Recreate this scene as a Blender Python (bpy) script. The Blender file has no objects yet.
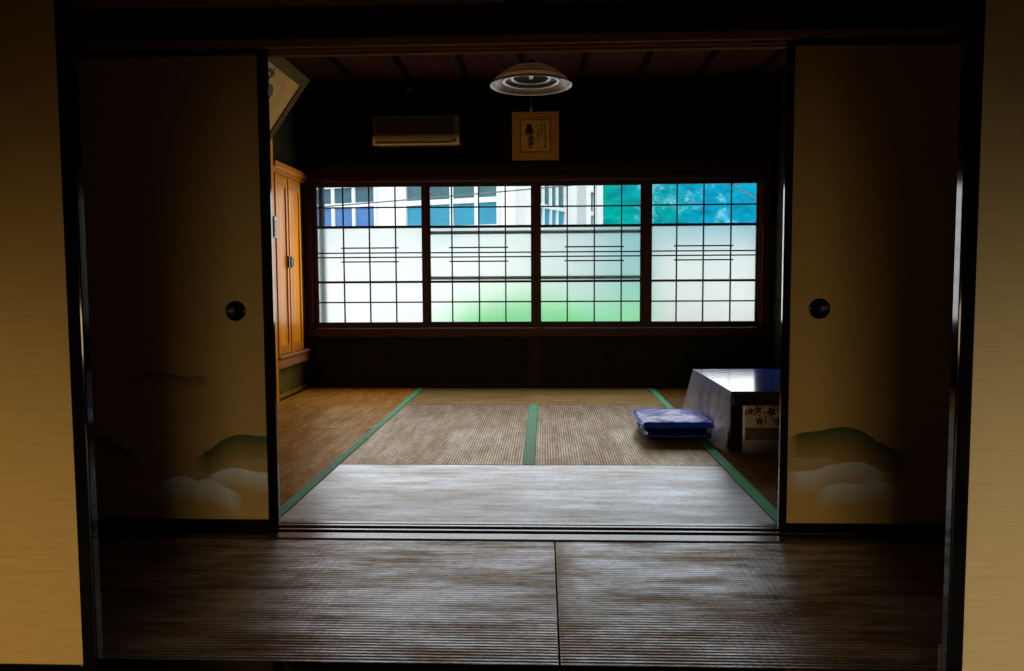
import bpy, bmesh, math, random
from mathutils import Vector, Matrix
random.seed(7)
S = bpy.context.scene
C = S.collection
PI = math.pi

# ------------------------------------------------------------------ mesh helper
class MB:
    """collects shapes in world coordinates; build() links them as ONE mesh object"""
    def __init__(s): s.bm = bmesh.new(); s.mi = 0
    def _mark(s, fs):
        for f in fs: f.material_index = s.mi
    def box(s, x0, x1, y0, y1, z0, z1, bev=0.0):
        co = [(x, y, z) for x in (x0, x1) for y in (y0, y1) for z in (z0, z1)]
        v = [s.bm.verts.new(c) for c in co]
        fs = [s.bm.faces.new([v[i] for i in q]) for q in ((0,1,3,2),(4,6,7,5),(0,4,5,1),(2,3,7,6),(0,2,6,4),(1,5,7,3))]
        s._mark(fs)
        if bev > 0:
            es = list({e for f in fs for e in f.edges})
            r = bmesh.ops.bevel(s.bm, geom=es, offset=bev, segments=2, affect='EDGES', profile=.5)
            s._mark(r['faces'])
        return s
    def face(s, pts):
        f = s.bm.faces.new([s.bm.verts.new(p) for p in pts]); f.material_index = s.mi; return s
    def prism(s, pts, vec):
        """closed polygon pts swept by vec"""
        vec = Vector(vec); a = [s.bm.verts.new(p) for p in pts]; b = [s.bm.verts.new(Vector(p) + vec) for p in pts]
        n = len(a); fs = [s.bm.faces.new(a[::-1]), s.bm.faces.new(b)]
        for i in range(n): fs.append(s.bm.faces.new([a[i], a[(i+1) % n], b[(i+1) % n], b[i]]))
        s._mark(fs); return s
    def tube(s, pts, r, n=8, closed=False):
        pts = [Vector(p) for p in pts]; rings = []; m = len(pts)
        for i, p in enumerate(pts):
            if closed: d = pts[(i+1) % m] - pts[i-1]
            else: d = pts[min(i+1, m-1)] - pts[max(i-1, 0)]
            d.normalize(); up = Vector((0,0,1)) if abs(d.z) < .95 else Vector((1,0,0))
            u = d.cross(up).normalized(); w = u.cross(d)
            rr = r[i] if isinstance(r, (list, tuple)) else r
            rings.append([s.bm.verts.new(p + u*rr*math.cos(2*PI*k/n) + w*rr*math.sin(2*PI*k/n)) for k in range(n)])
        fs = []
        for i in range(m if closed else m-1):
            a, b = rings[i], rings[(i+1) % m]
            for k in range(n): fs.append(s.bm.faces.new([a[k], a[(k+1) % n], b[(k+1) % n], b[k]]))
        if not closed: fs += [s.bm.faces.new(rings[0][::-1]), s.bm.faces.new(rings[-1])]
        for f in fs: f.smooth = True
        s._mark(fs); return s
    def lathe(s, c, prof, n=48, axis='z'):
        """prof: (radius, height) pairs around centre c"""
        rings = []
        for r, h in prof:
            ring = []
            for k in range(n):
                a = 2*PI*k/n
                if axis == 'z': p = (c[0]+r*math.cos(a), c[1]+r*math.sin(a), c[2]+h)
                else: p = (c[0]+r*math.cos(a), c[1]+h, c[2]+r*math.sin(a))
                ring.append(s.bm.verts.new(p))
            rings.append(ring)
        fs = []
        for a, b in zip(rings, rings[1:]):
            for k in range(n): fs.append(s.bm.faces.new([a[k], a[(k+1) % n], b[(k+1) % n], b[k]]))
        for f in fs: f.smooth = True
        s._mark(fs); return s
    def grid(s, fn, nu, nv, smooth=True):
        v = [[s.bm.verts.new(fn(i/nu, j/nv)) for j in range(nv+1)] for i in range(nu+1)]
        fs = [s.bm.faces.new([v[i][j], v[i+1][j], v[i+1][j+1], v[i][j+1]]) for i in range(nu) for j in range(nv)]
        for f in fs: f.smooth = smooth
        s._mark(fs); return s
    def build(s, name, mats, parent=None, origin=None, smooth_all=False):
        if not isinstance(mats, (list, tuple)): mats = [mats]
        root = parent
        while root is not None and root.parent is not None: root = root.parent
        if root is not None: o = Vector(root.location)
        elif origin is not None: o = Vector(origin)
        else:
            cs = [v.co for v in s.bm.verts]
            o = Vector(((min(c.x for c in cs)+max(c.x for c in cs))/2, (min(c.y for c in cs)+max(c.y for c in cs))/2, min(c.z for c in cs)))
        bmesh.ops.translate(s.bm, verts=s.bm.verts, vec=-o)
        bmesh.ops.recalc_face_normals(s.bm, faces=s.bm.faces)
        me = bpy.data.meshes.new(name); s.bm.to_mesh(me); s.bm.free()
        for m in mats: me.materials.append(m)
        ob = bpy.data.objects.new(name, me); C.objects.link(ob)
        if parent is not None: ob.parent = parent
        else: ob.location = o
        return ob

def tag(o, label, cat, group=None, kind=None):
    o['label'] = label; o['category'] = cat
    if group: o['group'] = group
    if kind: o['kind'] = kind
    return o
def thing(name, label, cat, loc, group=None, kind=None):
    o = bpy.data.objects.new(name, None); o.empty_display_size = .1; C.objects.link(o); o.location = loc
    return tag(o, label, cat, group, kind)

# ------------------------------------------------------------------ materials
def new(name):
    m = bpy.data.materials.new(name); m.use_nodes = True; nt = m.node_tree; nt.nodes.clear()
    out = nt.nodes.new('ShaderNodeOutputMaterial'); return m, nt, out
def N(nt, t, **k):
    n = nt.nodes.new(t)
    for a, v in k.items():
        if hasattr(n, a): setattr(n, a, v)
        else: n.inputs[a].default_value = v
    return n
def L(nt, a, b): nt.links.new(a, b)
def rgb(c): return (c[0], c[1], c[2], 1)
def math_(nt, op, a, b=None, clamp=False):
    n = nt.nodes.new('ShaderNodeMath'); n.operation = op; n.use_clamp = clamp
    for i, v in enumerate((a, b)):
        if v is None: continue
        if isinstance(v, (int, float)): n.inputs[i].default_value = v
        else: L(nt, v, n.inputs[i])
    return n.outputs[0]
def mixc(nt, fac, a, b):
    n = nt.nodes.new('ShaderNodeMix'); n.data_type = 'RGBA'
    for s_, v in ((n.inputs[0], fac), (n.inputs[6], a), (n.inputs[7], b)):
        if isinstance(v, (int, float)): s_.default_value = v
        elif isinstance(v, tuple): s_.default_value = rgb(v)
        else: L(nt, v, s_)
    return n.outputs[2]
def noise(nt, scale, stretch=(1,1,1), detail=4, rough=.55):
    tc = nt.nodes.new('ShaderNodeTexCoord'); mp = nt.nodes.new('ShaderNodeMapping'); mp.inputs['Scale'].default_value = stretch
    n = nt.nodes.new('ShaderNodeTexNoise'); n.inputs['Scale'].default_value = scale; n.inputs['Detail'].default_value = detail; n.inputs['Roughness'].default_value = rough
    L(nt, tc.outputs['Object'], mp.inputs['Vector']); L(nt, mp.outputs[0], n.inputs['Vector']); return n.outputs['Fac']
def ramp(nt, fac, lo, hi):
    n = nt.nodes.new('ShaderNodeMapRange'); n.inputs[1].default_value = lo; n.inputs[2].default_value = hi; n.clamp = True
    L(nt, fac, n.inputs[0]); return n.outputs[0]
def simple(name, c, rough=.6, spec=.5, c2=None, ns=6, stretch=(1,1,1), metal=0, bump=0, coat=0):
    m, nt, out = new(name); p = nt.nodes.new('ShaderNodeBsdfPrincipled')
    p.inputs['Roughness'].default_value = rough; p.inputs['Specular IOR Level'].default_value = spec
    p.inputs['Metallic'].default_value = metal; p.inputs['Coat Weight'].default_value = coat
    f = noise(nt, ns, stretch)
    c2 = c2 or tuple(x*.75 for x in c)
    L(nt, mixc(nt, ramp(nt, f, .3, .7), c, c2), p.inputs['Base Color'])
    if bump:
        b = nt.nodes.new('ShaderNodeBump'); b.inputs['Strength'].default_value = bump; b.inputs['Distance'].default_value = .004
        L(nt, f, b.inputs['Height']); L(nt, b.outputs[0], p.inputs['Normal'])
    L(nt, p.outputs[0], out.inputs[0]); return m
def wood(name, c, c2, rough=.35, axis='z', spec=.5, scale=5):
    st = {'x': (.25, 6, 6), 'y': (6, .25, 6), 'z': (6, 6, .25)}[axis]
    return simple(name, c, rough, spec, c2, scale, st, bump=.1)

def tatami(name, axis, dark, light, pitch=.013, sheen=.5, wear=.5, rough=.33, bump=.4, tint=(1,1,1), stain=None):
    m, nt, out = new(name)
    tc = nt.nodes.new('ShaderNodeTexCoord'); sp = nt.nodes.new('ShaderNodeSeparateXYZ'); L(nt, tc.outputs['Object'], sp.inputs[0])
    st = (.9, 7, 1) if axis == 'x' else (7, .9, 1)
    across = sp.outputs['Y'] if axis == 'x' else sp.outputs['X']
    along = sp.outputs['X'] if axis == 'x' else sp.outputs['Y']
    rib = math_(nt, 'ADD', math_(nt, 'MULTIPLY', math_(nt, 'SINE', math_(nt, 'MULTIPLY', across, 2*PI/pitch)), .5), .5)
    knot = math_(nt, 'ADD', math_(nt, 'MULTIPLY', math_(nt, 'SINE', math_(nt, 'MULTIPLY', along, 2*PI/.021)), .5), .5)
    streak = noise(nt, 2.2, st, 6, .7)
    blot = noise(nt, 2.6, (1, 1.8, 1) if axis == 'x' else (1.8, 1, 1), 5, .6)
    fine = noise(nt, 70, (.45, 1, 1) if axis == 'x' else (1, .45, 1), 3, .75)
    w = ramp(nt, math_(nt, 'ADD', math_(nt, 'MULTIPLY', streak, .6), math_(nt, 'MULTIPLY', blot, .4)), .5-wear*.25, .5+wear*.25)
    if stain is not None:   # worn patch along one end of the mat
        sm = ramp(nt, math_(nt, 'ADD', sp.outputs['X'], math_(nt, 'MULTIPLY', noise(nt, 14), .12)), stain+.07, stain+.14)
        w = math_(nt, 'MULTIPLY', w, math_(nt, 'ADD', math_(nt, 'MULTIPLY', sm, .75), .25))
    col = mixc(nt, w, dark, light)
    col = mixc(nt, math_(nt, 'MULTIPLY', ramp(nt, rib, 0, .75), -.0), col, dark)
    shade = math_(nt, 'MULTIPLY', math_(nt, 'ADD', math_(nt, 'MULTIPLY', ramp(nt, rib, .0, .8), .75), .25),
                  math_(nt, 'ADD', math_(nt, 'MULTIPLY', ramp(nt, fine, .3, .6), .6), .4))
    col = mixc(nt, shade, (dark[0]*.25, dark[1]*.25, dark[2]*.25), col)
    h = math_(nt, 'ADD', math_(nt, 'MULTIPLY', rib, .7), math_(nt, 'ADD', math_(nt, 'MULTIPLY', knot, .15), math_(nt, 'MULTIPLY', fine, .5)))
    b = nt.nodes.new('ShaderNodeBump'); b.inputs['Strength'].default_value = bump; b.inputs['Distance'].default_value = .002; L(nt, h, b.inputs['Height'])
    d = nt.nodes.new('ShaderNodeBsdfDiffuse'); L(nt, col, d.inputs[0]); L(nt, b.outputs[0], d.inputs['Normal'])
    g = nt.nodes.new('ShaderNodeBsdfGlossy'); g.inputs['Roughness'].default_value = rough; L(nt, b.outputs[0], g.inputs['Normal'])
    gl = tint
    L(nt, mixc(nt, w, (.36*gl[0], .28*gl[1], .2*gl[2]), gl), g.inputs[0])
    lw = nt.nodes.new('ShaderNodeLayerWeight'); lw.inputs['Blend'].default_value = .5
    fac = math_(nt, 'MULTIPLY', math_(nt, 'POWER', lw.outputs['Facing'], 3.0), sheen)
    fac = math_(nt, 'MULTIPLY', fac, math_(nt, 'ADD', math_(nt, 'MULTIPLY', shade, .8), .2), True)
    mx = nt.nodes.new('ShaderNodeMixShader'); L(nt, fac, mx.inputs[0]); L(nt, d.outputs[0], mx.inputs[1]); L(nt, g.outputs[0], mx.inputs[2])
    L(nt, mx.outputs[0], out.inputs[0]); return m

def mural(name, base, base2, layers, ox, x0, x1):
    """gold paper with hills and clouds; heights are colour-ramp curves over the panel width (object space)"""
    m, nt, out = new(name); p = nt.nodes.new('ShaderNodeBsdfPrincipled'); p.inputs['Roughness'].default_value = .55; p.inputs['Specular IOR Level'].default_value = .25
    tc = nt.nodes.new('ShaderNodeTexCoord'); sp = nt.nodes.new('ShaderNodeSeparateXYZ'); L(nt, tc.outputs['Object'], sp.inputs[0])
    u = math_(nt, 'DIVIDE', math_(nt, 'SUBTRACT', sp.outputs['X'], x0-ox), x1-x0)
    z = sp.outputs['Z']
    col = mixc(nt, ramp(nt, noise(nt, 7, (1, 1, 18), 4, .7), .25, .75), base, base2)
    for pts, c, depth, k in layers:
        r = nt.nodes.new('ShaderNodeValToRGB'); cr = r.color_ramp; cr.interpolation = 'CARDINAL'
        n = len(pts)
        us = [((x-x0)/(x1-x0)) for x, _ in pts]
        while len(cr.elements) < n: cr.elements.new(.5)
        for i, e in enumerate(sorted(cr.elements, key=lambda e: e.position)): pass
        for i in range(n):
            e = cr.elements[i]; e.position = min(1, max(0, us[i]))
        for i in range(n):
            e = cr.elements[i]; h = pts[i][1]/.7
            e.color = (h, h, h, 1)
        L(nt, u, r.inputs[0])
        hh = math_(nt, 'MULTIPLY', r.outputs[0], .7)
        d = math_(nt, 'SUBTRACT', hh, z)
        ins = math_(nt, 'DIVIDE', d, .004, True)
        fd = math_(nt, 'SUBTRACT', 1.0, math_(nt, 'DIVIDE', d, depth), True)
        lo, hi = us[0], us[-1]; w = .05
        sl = math_(nt, 'DIVIDE', math_(nt, 'SUBTRACT', u, lo-.001 if lo > .02 else -1), w, True)
        sr = math_(nt, 'DIVIDE', math_(nt, 'SUBTRACT', hi+.001 if hi < .98 else 2, u), w, True)
        f = math_(nt, 'MULTIPLY', math_(nt, 'MULTIPLY', ins, fd), math_(nt, 'MULTIPLY', math_(nt, 'MULTIPLY', sl, sr), k))
        col = mixc(nt, f, col, c)
    L(nt, col, p.inputs['Base Color']); L(nt, p.outputs[0], out.inputs[0]); return m

# woods and metals
M_lacq = simple('black_lacquer', (.005,.005,.006), .07, .35, (.004,.004,.004), 8)
M_dark = wood('dark_timber', (.04,.014,.005), (.02,.007,.003), .6, 'x', .12)
M_darkz = wood('dark_timber_upright', (.05,.018,.007), (.02,.008,.004), .42, 'z')
M_red = wood('window_timber', (.085,.021,.007), (.045,.012,.004), .5, 'x', .2)
M_redz = wood('window_timber_upright', (.10,.025,.008), (.05,.013,.004), .5, 'z', .2)
M_kumi = simple('lattice_timber', (.012,.008,.006), .5, .4)
M_sill = wood('threshold_timber', (.075,.055,.048), (.008,.006,.005), .24, 'x', .36)
M_groove = simple('groove_dark', (.012,.009,.008), .5)
M_orange = wood('cupboard_timber', (.88,.34,.010), (.58,.18,.005), .36, 'z', .1, 4)
M_orangex = wood('cupboard_rail_timber', (.6,.21,.012), (.38,.12,.006), .45, 'y', .15, 4)
M_ceil = wood('ceiling_boards', (.03,.008,.003), (.018,.005,.002), .8, 'y', .02)
M_olive = simple('earth_plaster_backlit', (.03,.026,.007), .9, .0, (.02,.017,.005), 14, bump=.2)  # backlit window wall: its dimness is put into the colour
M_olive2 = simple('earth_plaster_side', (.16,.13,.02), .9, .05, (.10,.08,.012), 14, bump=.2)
M_black = simple('dim_plaster', (.016,.013,.008), .95, .0, (.01,.008,.005), 9)  # lack of light in the upper room put into the plaster colour
M_trans = simple('transom_plaster', (.62,.38,.15), .9, .1, (.5,.3,.11), 20)
M_room = simple('near_plaster', (.3,.22,.12), .9, .1, (.25,.18,.1), 10)
M_floor = simple('floor_boards', (.1,.06,.03), .6, .3, (.06,.035,.02), 4)
M_gold = simple('gold_paper_orange', (.62,.40,.13), .6, .2, (.56,.35,.105), 7, (1,1,18), bump=.05)
M_gold2 = simple('gold_paper_pale', (.74,.60,.34), .6, .2, (.66,.53,.29), 7, (1,1,18), bump=.05)
M_green = simple('green_border', (.06,.50,.24), .6, .3, (.045,.40,.18), 30)
M_iron = simple('black_iron', (.012,.012,.013), .35, .5, metal=.6)

COOL, WARM = (.88,.93,1.0), (1.0,.80,.52)
T_front = tatami('rush_near', 'x', (.20,.095,.025), (.56,.38,.21), .0155, 2.1, .34, .33, .6, (.95,.96,1.0))
T_front2 = tatami('rush_near_stained', 'x', (.20,.095,.025), (.56,.38,.21), .0155, 2.2, .34, .33, .6, (.93,.96,1.0), -.957)
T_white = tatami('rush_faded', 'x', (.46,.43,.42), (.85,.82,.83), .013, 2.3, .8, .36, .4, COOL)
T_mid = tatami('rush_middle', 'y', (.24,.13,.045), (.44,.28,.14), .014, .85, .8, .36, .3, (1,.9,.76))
T_left = tatami('rush_left_sheen', 'y', (.50,.19,.010), (.85,.36,.035), .014, .5, .6, .34, .3, (1,.82,.6))  # orange sheen off the cupboard put into the rush colour
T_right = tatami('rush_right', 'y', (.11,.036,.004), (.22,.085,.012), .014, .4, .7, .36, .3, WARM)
T_back = tatami('rush_back', 'x', (.36,.20,.05), (.52,.33,.11), .014, .7, .8, .36, .3, WARM)

# ------------------------------------------------------------------ floor, mats
tag(MB().box(-2.1, 2.1, -6.6, 4.0, -.12, -.05).build('floor', M_floor), 'dark wooden floor under the rush mats', 'floor', None, 'structure')
def mat(x0, x1, y0, y1, m, label, borders=()):
    t = thing('tatami_mat', label, 'tatami mat', ((x0+x1)/2, (y0+y1)/2, -.05), 'rush mats on the floor')
    MB().box(x0+.0015, x1-.0015, y0+.0015, y1-.0015, -.05, 0, .004).build('rush_cover', m, t)
    for bx0, bx1 in borders:
        MB().box(bx0, bx1, y0+.004, y1-.004, -.02, .0014, .0006).build('green_border', M_green, t)
H = .955
mat(-.115*0-1.80, .115, -1.125, -.212, T_front, 'worn brown rush mat lying left of the seam in front of the wooden threshold')
mat(.115, 2.03, -1.125, -.212, T_front2, 'worn brown rush mat lying right of the seam in front of the wooden threshold')
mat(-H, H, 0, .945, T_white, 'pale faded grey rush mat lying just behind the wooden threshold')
mat(-H, 0.03, .945, 2.86, T_mid, 'brown ribbed rush mat in mid room with green border on its right edge', ((-.03, .03),))
mat(0.03, H, .945, 2.86, T_mid, 'brown ribbed rush mat in mid room carrying most of the blue cushions')
mat(-H, H, 2.86, 3.80, T_back, 'tan rush mat lying along the wall beneath the window')
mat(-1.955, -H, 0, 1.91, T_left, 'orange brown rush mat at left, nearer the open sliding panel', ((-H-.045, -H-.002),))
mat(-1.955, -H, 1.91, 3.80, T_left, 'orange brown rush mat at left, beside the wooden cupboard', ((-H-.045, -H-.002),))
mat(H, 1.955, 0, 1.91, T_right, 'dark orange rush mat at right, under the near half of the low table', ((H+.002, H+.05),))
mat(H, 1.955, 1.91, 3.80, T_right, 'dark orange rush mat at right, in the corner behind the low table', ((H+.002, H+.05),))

# threshold between the rooms
th = thing('trim_1', 'dark grooved wooden threshold between the two rooms', 'threshold', (0, -.105, -.05), None, 'structure')
b = MB()
for y0, y1, z1 in ((-.210,-.148,.004),(-.148,-.116,-.008),(-.116,-.098,.004),(-.098,-.066,-.008),(-.066,-.046,.004),(-.046,-.030,-.010),(-.03,-.002,.002)):
    b.box(-1.98, 1.98, y0, y1, -.05, z1, .0015 if z1 > 0 else 0)
b.build('sill_plank', M_sill, th)
tag(MB().box(-2.05, 2.05, -1.34, -1.127, -.05, .006, .003).build('trim_2', M_lacq), 'black lacquered threshold at the near opening', 'threshold', None, 'structure')

# ------------------------------------------------------------------ room shell
def struct(mb, name, m, label, cat): return tag(mb.build(name, m), label, cat, None, 'structure')
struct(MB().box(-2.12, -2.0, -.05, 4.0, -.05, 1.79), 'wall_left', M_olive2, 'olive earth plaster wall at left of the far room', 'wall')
struct(MB().box(-2.12, -2.0, -.05, 4.0, 1.79, 2.9), 'wall_left_upper', simple('shaded_plaster', (.035,.03,.012), .95, 0, (.022,.018,.008), 9), 'dark shaded plaster wall above the cupboard and calligraphy rail', 'wall')  # upper wall split off, its shade put into a darker colour
struct(MB().box(2.0, 2.12, -.05, 4.0, -.05, 2.9), 'wall_right', M_black, 'dark plaster wall at right of the far room', 'wall')
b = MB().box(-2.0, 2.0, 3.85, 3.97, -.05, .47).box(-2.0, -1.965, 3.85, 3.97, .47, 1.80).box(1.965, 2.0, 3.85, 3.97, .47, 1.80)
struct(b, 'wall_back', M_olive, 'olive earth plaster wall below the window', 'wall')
struct(MB().box(-2.0, 2.0, 3.85, 3.97, 1.80, 2.9), 'wall_back_upper', M_black, 'dark shaded wall above the window', 'wall')
struct(MB().box(-2.12, -2.0, -1.12, -.05, -.05, 2.9), 'wall_passage_left', M_black, 'dark wall at the left end of the strip between the rooms', 'wall')
struct(MB().box(2.0, 2.12, -1.12, -.05, -.05, 2.9), 'wall_passage_right', M_black, 'dark wall at the right end of the strip between the rooms', 'wall')
M_batten = simple('batten_timber', (.006,.003,.002), .9, 0)
# ceiling of the far room
c = thing('ceiling', 'dark red brown board ceiling with thin battens', 'ceiling', (0, 1.9, 2.57), None, 'structure')
b = MB()
for i in range(9): b.box(-2.0+i*.4445, -2.0+(i+1)*.4445-.003, -.05, 3.85, 2.57, 2.61)
b.build('board', M_ceil, c)
for i in range(8):
    x = -1.475 + .465*i
    MB().box(x-.017, x+.017, -.05, 3.85, 2.535, 2.57, .003).build('batten', M_batten, c)
struct(MB().box(-2.05, 2.05, -1.3, -.05, 2.5, 2.6), 'ceiling_passage', M_black, 'dark ceiling over the strip between the rooms', 'ceiling')
# transom wall and lintel between the rooms
struct(MB().box(-2.0, 2.0, -.09, -.03, 1.885, 2.57), 'wall_transom', M_trans, 'brown plaster strip above the sliding panels', 'wall')
M_ridge = wood('lit_ridge_timber', (.36,.16,.035), (.24,.10,.02), .9, 'x', 0)  # gold of the lit groove edges put into the ridge colour
k = thing('trim_3', 'dark grooved lintel over the sliding panels', 'lintel', (0, -.07, 1.747), None, 'structure')
b = MB().box(-2.0, 2.0, -.13, .0, 1.775, 1.885, .003)
b.build('grooved_beam', M_dark, k)
for y0, y1 in ((-.13,-.112),(-.074,-.066),(-.028,.0)): MB().box(-2.0, 2.0, y0, y1, 1.747, 1.775).build('groove_ridge', M_ridge, k)
MB().box(-2.0, 2.0, .0, .012, 1.752, 1.775, .002).build('edge_moulding', wood('lit_moulding', (.34,.17,.06), (.22,.1,.03), .35, 'x'), k)  # warm light from below put into the moulding colour
struct(MB().box(-.057, .068, -.12, -.03, 1.885, 2.57, .003), 'trim_4', M_darkz, 'short dark post standing on the lintel', 'post')

# near opening: lintel, wall above
struct(MB().box(-2.12, 2.12, -1.26, -1.13, 1.76, 1.9), 'trim_5', M_lacq, 'black lintel of the near opening', 'lintel')
struct(MB().box(-2.12, 2.12, -1.24, -1.15, 1.9, 2.6), 'wall_near_transom', M_trans, 'plaster wall above the near opening', 'wall')
# near room, behind and around the camera
struct(MB().box(-2.22, -2.1, -6.6, -1.12, -.05, 2.6), 'wall_near_left', M_room, 'plaster wall at left of the near room', 'wall')
struct(MB().box(2.1, 2.22, -6.6, -1.12, -.05, 2.6), 'wall_near_right', M_room, 'plaster wall at right of the near room', 'wall')
struct(MB().box(-2.22, 2.22, -6.72, -6.6, -.05, 2.6), 'wall_near_rear', M_room, 'plaster wall at the rear of the near room', 'wall')
struct(MB().box(-2.22, 2.22, -6.72, -1.15, 2.6, 2.7), 'ceiling_near', M_room, 'ceiling of the near room', 'ceiling')

# ------------------------------------------------------------------ sliding panels (fusuma)
LEFT = [
 ([(-1.465,.555),(-1.408,.587),(-1.35,.594),(-1.294,.583),(-1.237,.572),(-1.18,.575),(-1.143,.557)], (.10,.09,.04), .05, .75),
 ([(-1.619,.36),(-1.589,.356),(-1.551,.341),(-1.495,.307),(-1.458,.281),(-1.42,.262)], (.05,.07,.03), .11, .9),
 ([(-1.413,.357),(-1.358,.376),(-1.312,.391),(-1.263,.387),(-1.205,.395),(-1.153,.38)], (.62,.46,.34), .03, .7),
 ([(-1.399,.307),(-1.341,.33),(-1.291,.346),(-1.245,.338),(-1.188,.346),(-1.16,.335)], (.62,.46,.34), .03, .65),
 ([(-1.225,.262),(-1.19,.285),(-1.151,.308),(-1.124,.331),(-1.093,.346),(-1.062,.356),(-1.028,.358),(-.994,.354),(-.93,.35)], (.045,.085,.022), .13, 1),
 ([(-1.524,.246),(-1.478,.258),(-1.401,.25),(-1.344,.235),(-1.306,.239),(-1.257,.228),(-1.16,.209),(-1.1,.2)], (.45,.36,.27), .05, .7),
 ([(-1.19,.205),(-1.12,.235),(-1.06,.262),(-1.0,.262),(-.93,.27)], (.45,.38,.27), .04, .7),
 ([(-1.19,.179),(-1.166,.202),(-1.127,.221),(-1.097,.229),(-1.066,.233),(-1.021,.225),(-.991,.218),(-.93,.214)], (.78,.86,1.0), .085, 1),
 ([(-1.413,.143),(-1.374,.159),(-1.347,.174),(-1.315,.194),(-1.273,.201),(-1.242,.198),(-1.212,.183),(-1.182,.19),(-1.144,.179),(-1.106,.16),(-1.076,.145),(-1.043,.126)], (.78,.86,1.0), .10, 1)]
RIGHT = [
 ([(.94,.352),(.998,.37),(1.033,.374),(1.076,.381),(1.111,.389),(1.158,.391),(1.193,.382),(1.226,.367),(1.255,.345),(1.291,.327),(1.334,.305),(1.381,.283)], (.05,.085,.022), .15, 1),
 ([(.94,.278),(.992,.28),(1.021,.271),(1.057,.282),(1.093,.279),(1.129,.26),(1.157,.249)], (.5,.42,.28), .06, .9),
 ([(.94,.227),(1.008,.23),(1.051,.234),(1.086,.249),(1.132,.257),(1.178,.264),(1.221,.261),(1.25,.246),(1.279,.232),(1.315,.221)], (.72,.75,.85), .09, 1),
 ([(1.049,.153),(1.08,.172),(1.123,.183),(1.17,.187),(1.205,.183),(1.23,.195),(1.266,.198),(1.302,.188),(1.337,.173)], (.72,.78,.9), .085, 1)]
def fusuma(n, x0, x1, y0, y1, paper, label, pull_x=None, st=.036, lac=None):
    """one panel: paper field, black lacquered stiles and rails, round pull; front face at y0"""
    ox = x0; lac = lac or M_lacq
    t = thing('door_%d' % n, label, 'sliding door', (ox, y0, 0), None, 'structure')
    z0, z1 = .003, 1.762
    MB().box(x0+st, x1-st, y0+.003, y1-.003, z0+.034, z1-.034).build('paper_field', paper, t)
    for a in (x0, x1-st): MB().box(a, a+st, y0, y1, z0, z1, .004).build('stile', lac, t)
    MB().box(x0+st, x1-st, y0, y1, z0, z0+.034, .003).build('rail', lac, t)
    MB().box(x0+st, x1-st, y0, y1, z1-.034, z1, .003).build('rail', lac, t)
    if pull_x is not None:
        c0 = (pull_x, y0, .814)
        p = MB().lathe(c0, [(.0,.0022),(.020,.0022),(.024,-.001),(.028,-.002)], 32, 'y').build('finger_pull', M_iron, t)
        MB().lathe(c0, [(.027,.003),(.027,-.003),(.031,-.005),(.036,-.004),(.037,.003)], 32, 'y').build('pull_ring', M_lacq, p)
mL = mural('painted_paper_left', (.60,.40,.15), (.52,.34,.12), LEFT, -1.875, -1.875, -.92)
mR = mural('painted_paper_right', (.62,.41,.14), (.54,.35,.115), RIGHT, .92, .92, 1.875)
M_dull = simple('dull_black_lacquer', (.004,.004,.004), .45, .06, (.003,.003,.003), 8)  # matt lacquer, keeps window reflections off the rear stiles
M_plain = simple('gold_paper_dim', (.42,.29,.12), .6, .2, (.36,.25,.1), 7, (1,1,18))
fusuma(1, -1.875, -.909, -.105, -.083, mL, 'sliding panel at left of the opening, gold paper with painted green hill and clouds', -1.048, .038)
fusuma(2, .928, 1.875, -.105, -.083, mR, 'sliding panel at right of the opening, gold paper with painted green hill and clouds', 1.057, .028)
fusuma(3, -1.90, -.930, -.063, -.04, M_plain, 'sliding panel stacked behind the left painted panel, only its black edge showing')
fusuma(4, .945, 1.90, -.063, -.04, M_plain, 'sliding panel stacked behind the right painted panel, only its black edge showing')
# near pair: plain gold panels beside the camera, black edge towards the opening
fusuma(5, -2.06, -.955, -1.225, -1.195, M_gold, 'large plain orange gold paper panel nearest the viewer at the left edge', None, .035)
fusuma(6, .968, 2.06, -1.225, -1.195, M_gold2, 'large plain pale gold paper panel nearest the viewer at the right edge', None, .035)
fusuma(7, -2.06, -.983, -1.180, -1.155, M_plain, 'sliding panel stacked behind the near left gold panel, only its black edge showing', None, .035, M_dull)
fusuma(8, .992, 2.06, -1.180, -1.155, M_plain, 'sliding panel stacked behind the near right gold panel, only its black edge showing', None, .035, M_dull)
tag(MB().box(.993, .999, -1.148, -1.134, .006, .072, .001).build('lit_edge_strip', M_orange), 'tiny upright orange strip for a lit edge at the foot of the near right panel', 'lit edge strip')  # strip put in for a small lamplit edge

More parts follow.
